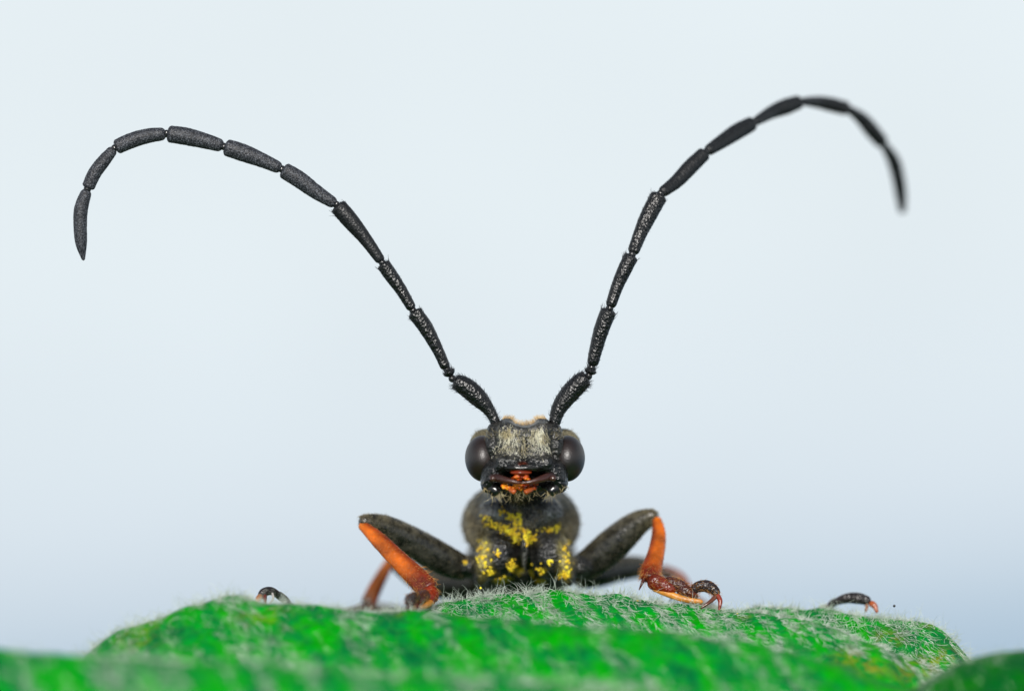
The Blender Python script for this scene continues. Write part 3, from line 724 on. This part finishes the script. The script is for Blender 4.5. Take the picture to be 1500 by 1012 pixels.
# hind legs
leg(([(730, 870, 3.6), (670, 900, 4.2), (600, 905, 4.6), (540, 890, 4.8)], [16, 20, 18, 10], .9),
    ([(540, 892, 4.8), (500, 908, 3.8), (460, 910, 2.2), (432, 900, .7)], [8, 9, 10, 10], 1),
    [([(434, 900, .6), (427, 891, .3), (418, 883, .1)], [8, 7, 5], DRD), ([(424, 886, .15), (416, 877, 0), (405, 869, -.1)], [5, 6, 6], (.02, .018, .018)),
     ([(410, 873, -.1), (398, 865.5, -.2), (387, 867, -.25), (380, 874, -.3)], [5, 6, 6.5, 4.5], (.014, .010, .011))],
    [([(382, 872, -.3), (378, 878, -.4), (375, 888, -.5)], [4.5, 4.5, 2], (.30, .11, .03)), ([(388, 871, -.3), (388, 878, -.4), (389, 885, -.5)], [3.5, 3, 1.2], (.12, .02, .01)),
     ([(399, 868, -.3), (400, 876, -.4), (395, 884, -.5)], [1.6, 1.6, 1], (.5, .45, .42))], 600, False)
leg(([(800, 870, 3.6), (860, 900, 4.2), (930, 908, 4.6), (990, 900, 4.8)], [16, 20, 18, 10], .9),
    ([(990, 902, 4.8), (1050, 925, 6.0), (1110, 960, 7.2)], [8, 9, 11], 1),
    [([(1110, 960, 7.2), (1140, 975, 7.8), (1170, 985, 8.3)], [8, 8, 6], DRD)],
    [([(1170, 985, 8.3), (1180, 988, 8.4), (1188, 998, 8.4)], [4, 3, 1], DRD)], 700, False)

# --- hair on the body, laid by casting onto its surface
def fur(name, regions, mat, parent=body, seed=0):
    g = np.random.default_rng(seed); A_ = Acc()
    for (cx, cy, rx, ry, n, ln, wd, dv, curl, lift) in regions:
        rt = []; nn = []
        for i in range(n):
            p_, q = hit(cx+(g.uniform(-1, 1)+g.uniform(-1, 1))*.68*rx, cy+(g.uniform(-1, 1)+g.uniform(-1, 1))*.68*ry)
            if p_ is not None: rt.append(p_); nn.append(q)
        if not rt: continue
        rt = np.array(rt); nn = np.array(nn); m = len(rt)
        dd = np.array(dv, dtype=float)[None]+.25*g.standard_normal((m, 3))
        A_.add(*strands(rt, dd+nn*lift, g.uniform(.6, 1.2, m)*ln, wd, 5, curl, 0, g))
    tag(A_.build(name, mat, parent), None, None, 'stuff')
fur('brow_hair', [(746, 632, 12, 15, 190, .12, .0068, (-.08, -.12, -1), .08, .1), (788, 632, 12, 15, 190, .12, .0068, (.08, -.12, -1), .08, .1),
                  (767, 658, 36, 12, 300, .04, .006, (0, -.2, -1), .2, .25), (740, 640, 8, 26, 60, .1, .006, (-.3, -.12, -1), .1, .15), (796, 640, 8, 26, 60, .1, .006, (.3, -.12, -1), .1, .15), (767, 642, 9, 14, 30, .08, .006, (0, -.12, -1), .1, .15)], M['brow_hair'], seed=1)
g = np.random.default_rng(2); A_ = Acc(); rt = []; dd = []
for i in range(380):
    cx = g.uniform(735, 801); cy = 604
    while cy < 635:
        p_, q = hit(cx, cy)
        if p_ is not None: break
        cy += .7
    if p_ is None: continue
    rt.append(np.array(p_)+np.array([0, g.uniform(0, .25), 0])); side = np.clip((768-cx)/24, -1, 1)
    dd.append([.75*side+.25*g.standard_normal(), -.1+.25*g.standard_normal(), .75+.2*g.standard_normal()])
A_.add(*strands(np.array(rt), np.array(dd), g.uniform(.04, .09, len(rt)), .0065, 5, .15, 0, g))
tag(A_.build('crown_hair', M['crown_hair'], body), None, None, 'stuff')
fur('temple_hair', [(708, 636, 20, 7, 170, .05, .006, (-.6, 0, .5), .15, .3), (830, 636, 20, 7, 170, .05, .006, (.6, 0, .5), .15, .3)], M['tan_hair'], seed=3)
fur('thorax_hair', [(690, 765, 16, 48, 800, .08, .008, (-.3, -.3, -.4), .2, .25), (838, 765, 16, 48, 800, .08, .008, (.3, -.3, -.4), .2, .25),
                    (763, 760, 55, 30, 500, .08, .007, (0, -.3, -.6), .25, .3)], M['tan_hair'], seed=4)
# whiskers below the mouth
g = np.random.default_rng(9); A_ = Acc()
for cx, cy, sx, n in ((728, 722, 9, 26), (806, 721, 9, 26), (756, 720, 12, 22), (776, 718, 10, 20), (716, 716, 8, 16), (819, 714, 8, 16)):
    rt = np.array([P(cx+g.uniform(-sx, sx), cy+g.uniform(-3, 2), -.38) for _ in range(n)])
    dd = np.stack([(cx-766)*-.004+.3*g.standard_normal(n), -.3+.3*g.standard_normal(n), -np.ones(n)], -1)
    A_.add(*strands(rt, dd, g.uniform(.06, .2, n), .0075, 6, .22, 0, g))
tag(A_.build('whiskers', M['gold_hair'], body), None, None, 'stuff')

# ---------------------------------------------------------------- pollen
g = np.random.default_rng(12); A_ = Acc()
for cx, cy, rx, ry, n in PO:
    for i in range(int(n*(.4 if rx*ry > 60 else 1.6 if cy < 795 else 1))):
        p_, q = hit(cx+g.normal()*rx*.6, cy+g.normal()*ry*.6)
        if p_ is None: continue
        r_ = g.uniform(.9, 1.9)
        s = (DIST+p_[1])/DIST
        A_.add(*blob(p_[0]/s*100+750, 506-p_[2]/s*100, p_[1]-r_/220, r_, r_, r_, 6, 8))
for cx, cy, y in ((704, 861, .1), (1019, 893, -.2), (934, 880, -.1), (1080, 899, -.3)):
    A_.add(*blob(cx, cy, y, 1.7, 1.7, 1.7, 8, 12))
o = A_.build('pollen', M['pollen']); tag(o, 'yellow pollen grains dusted over the beetle\'s chest and leg bases', 'pollen', 'stuff')
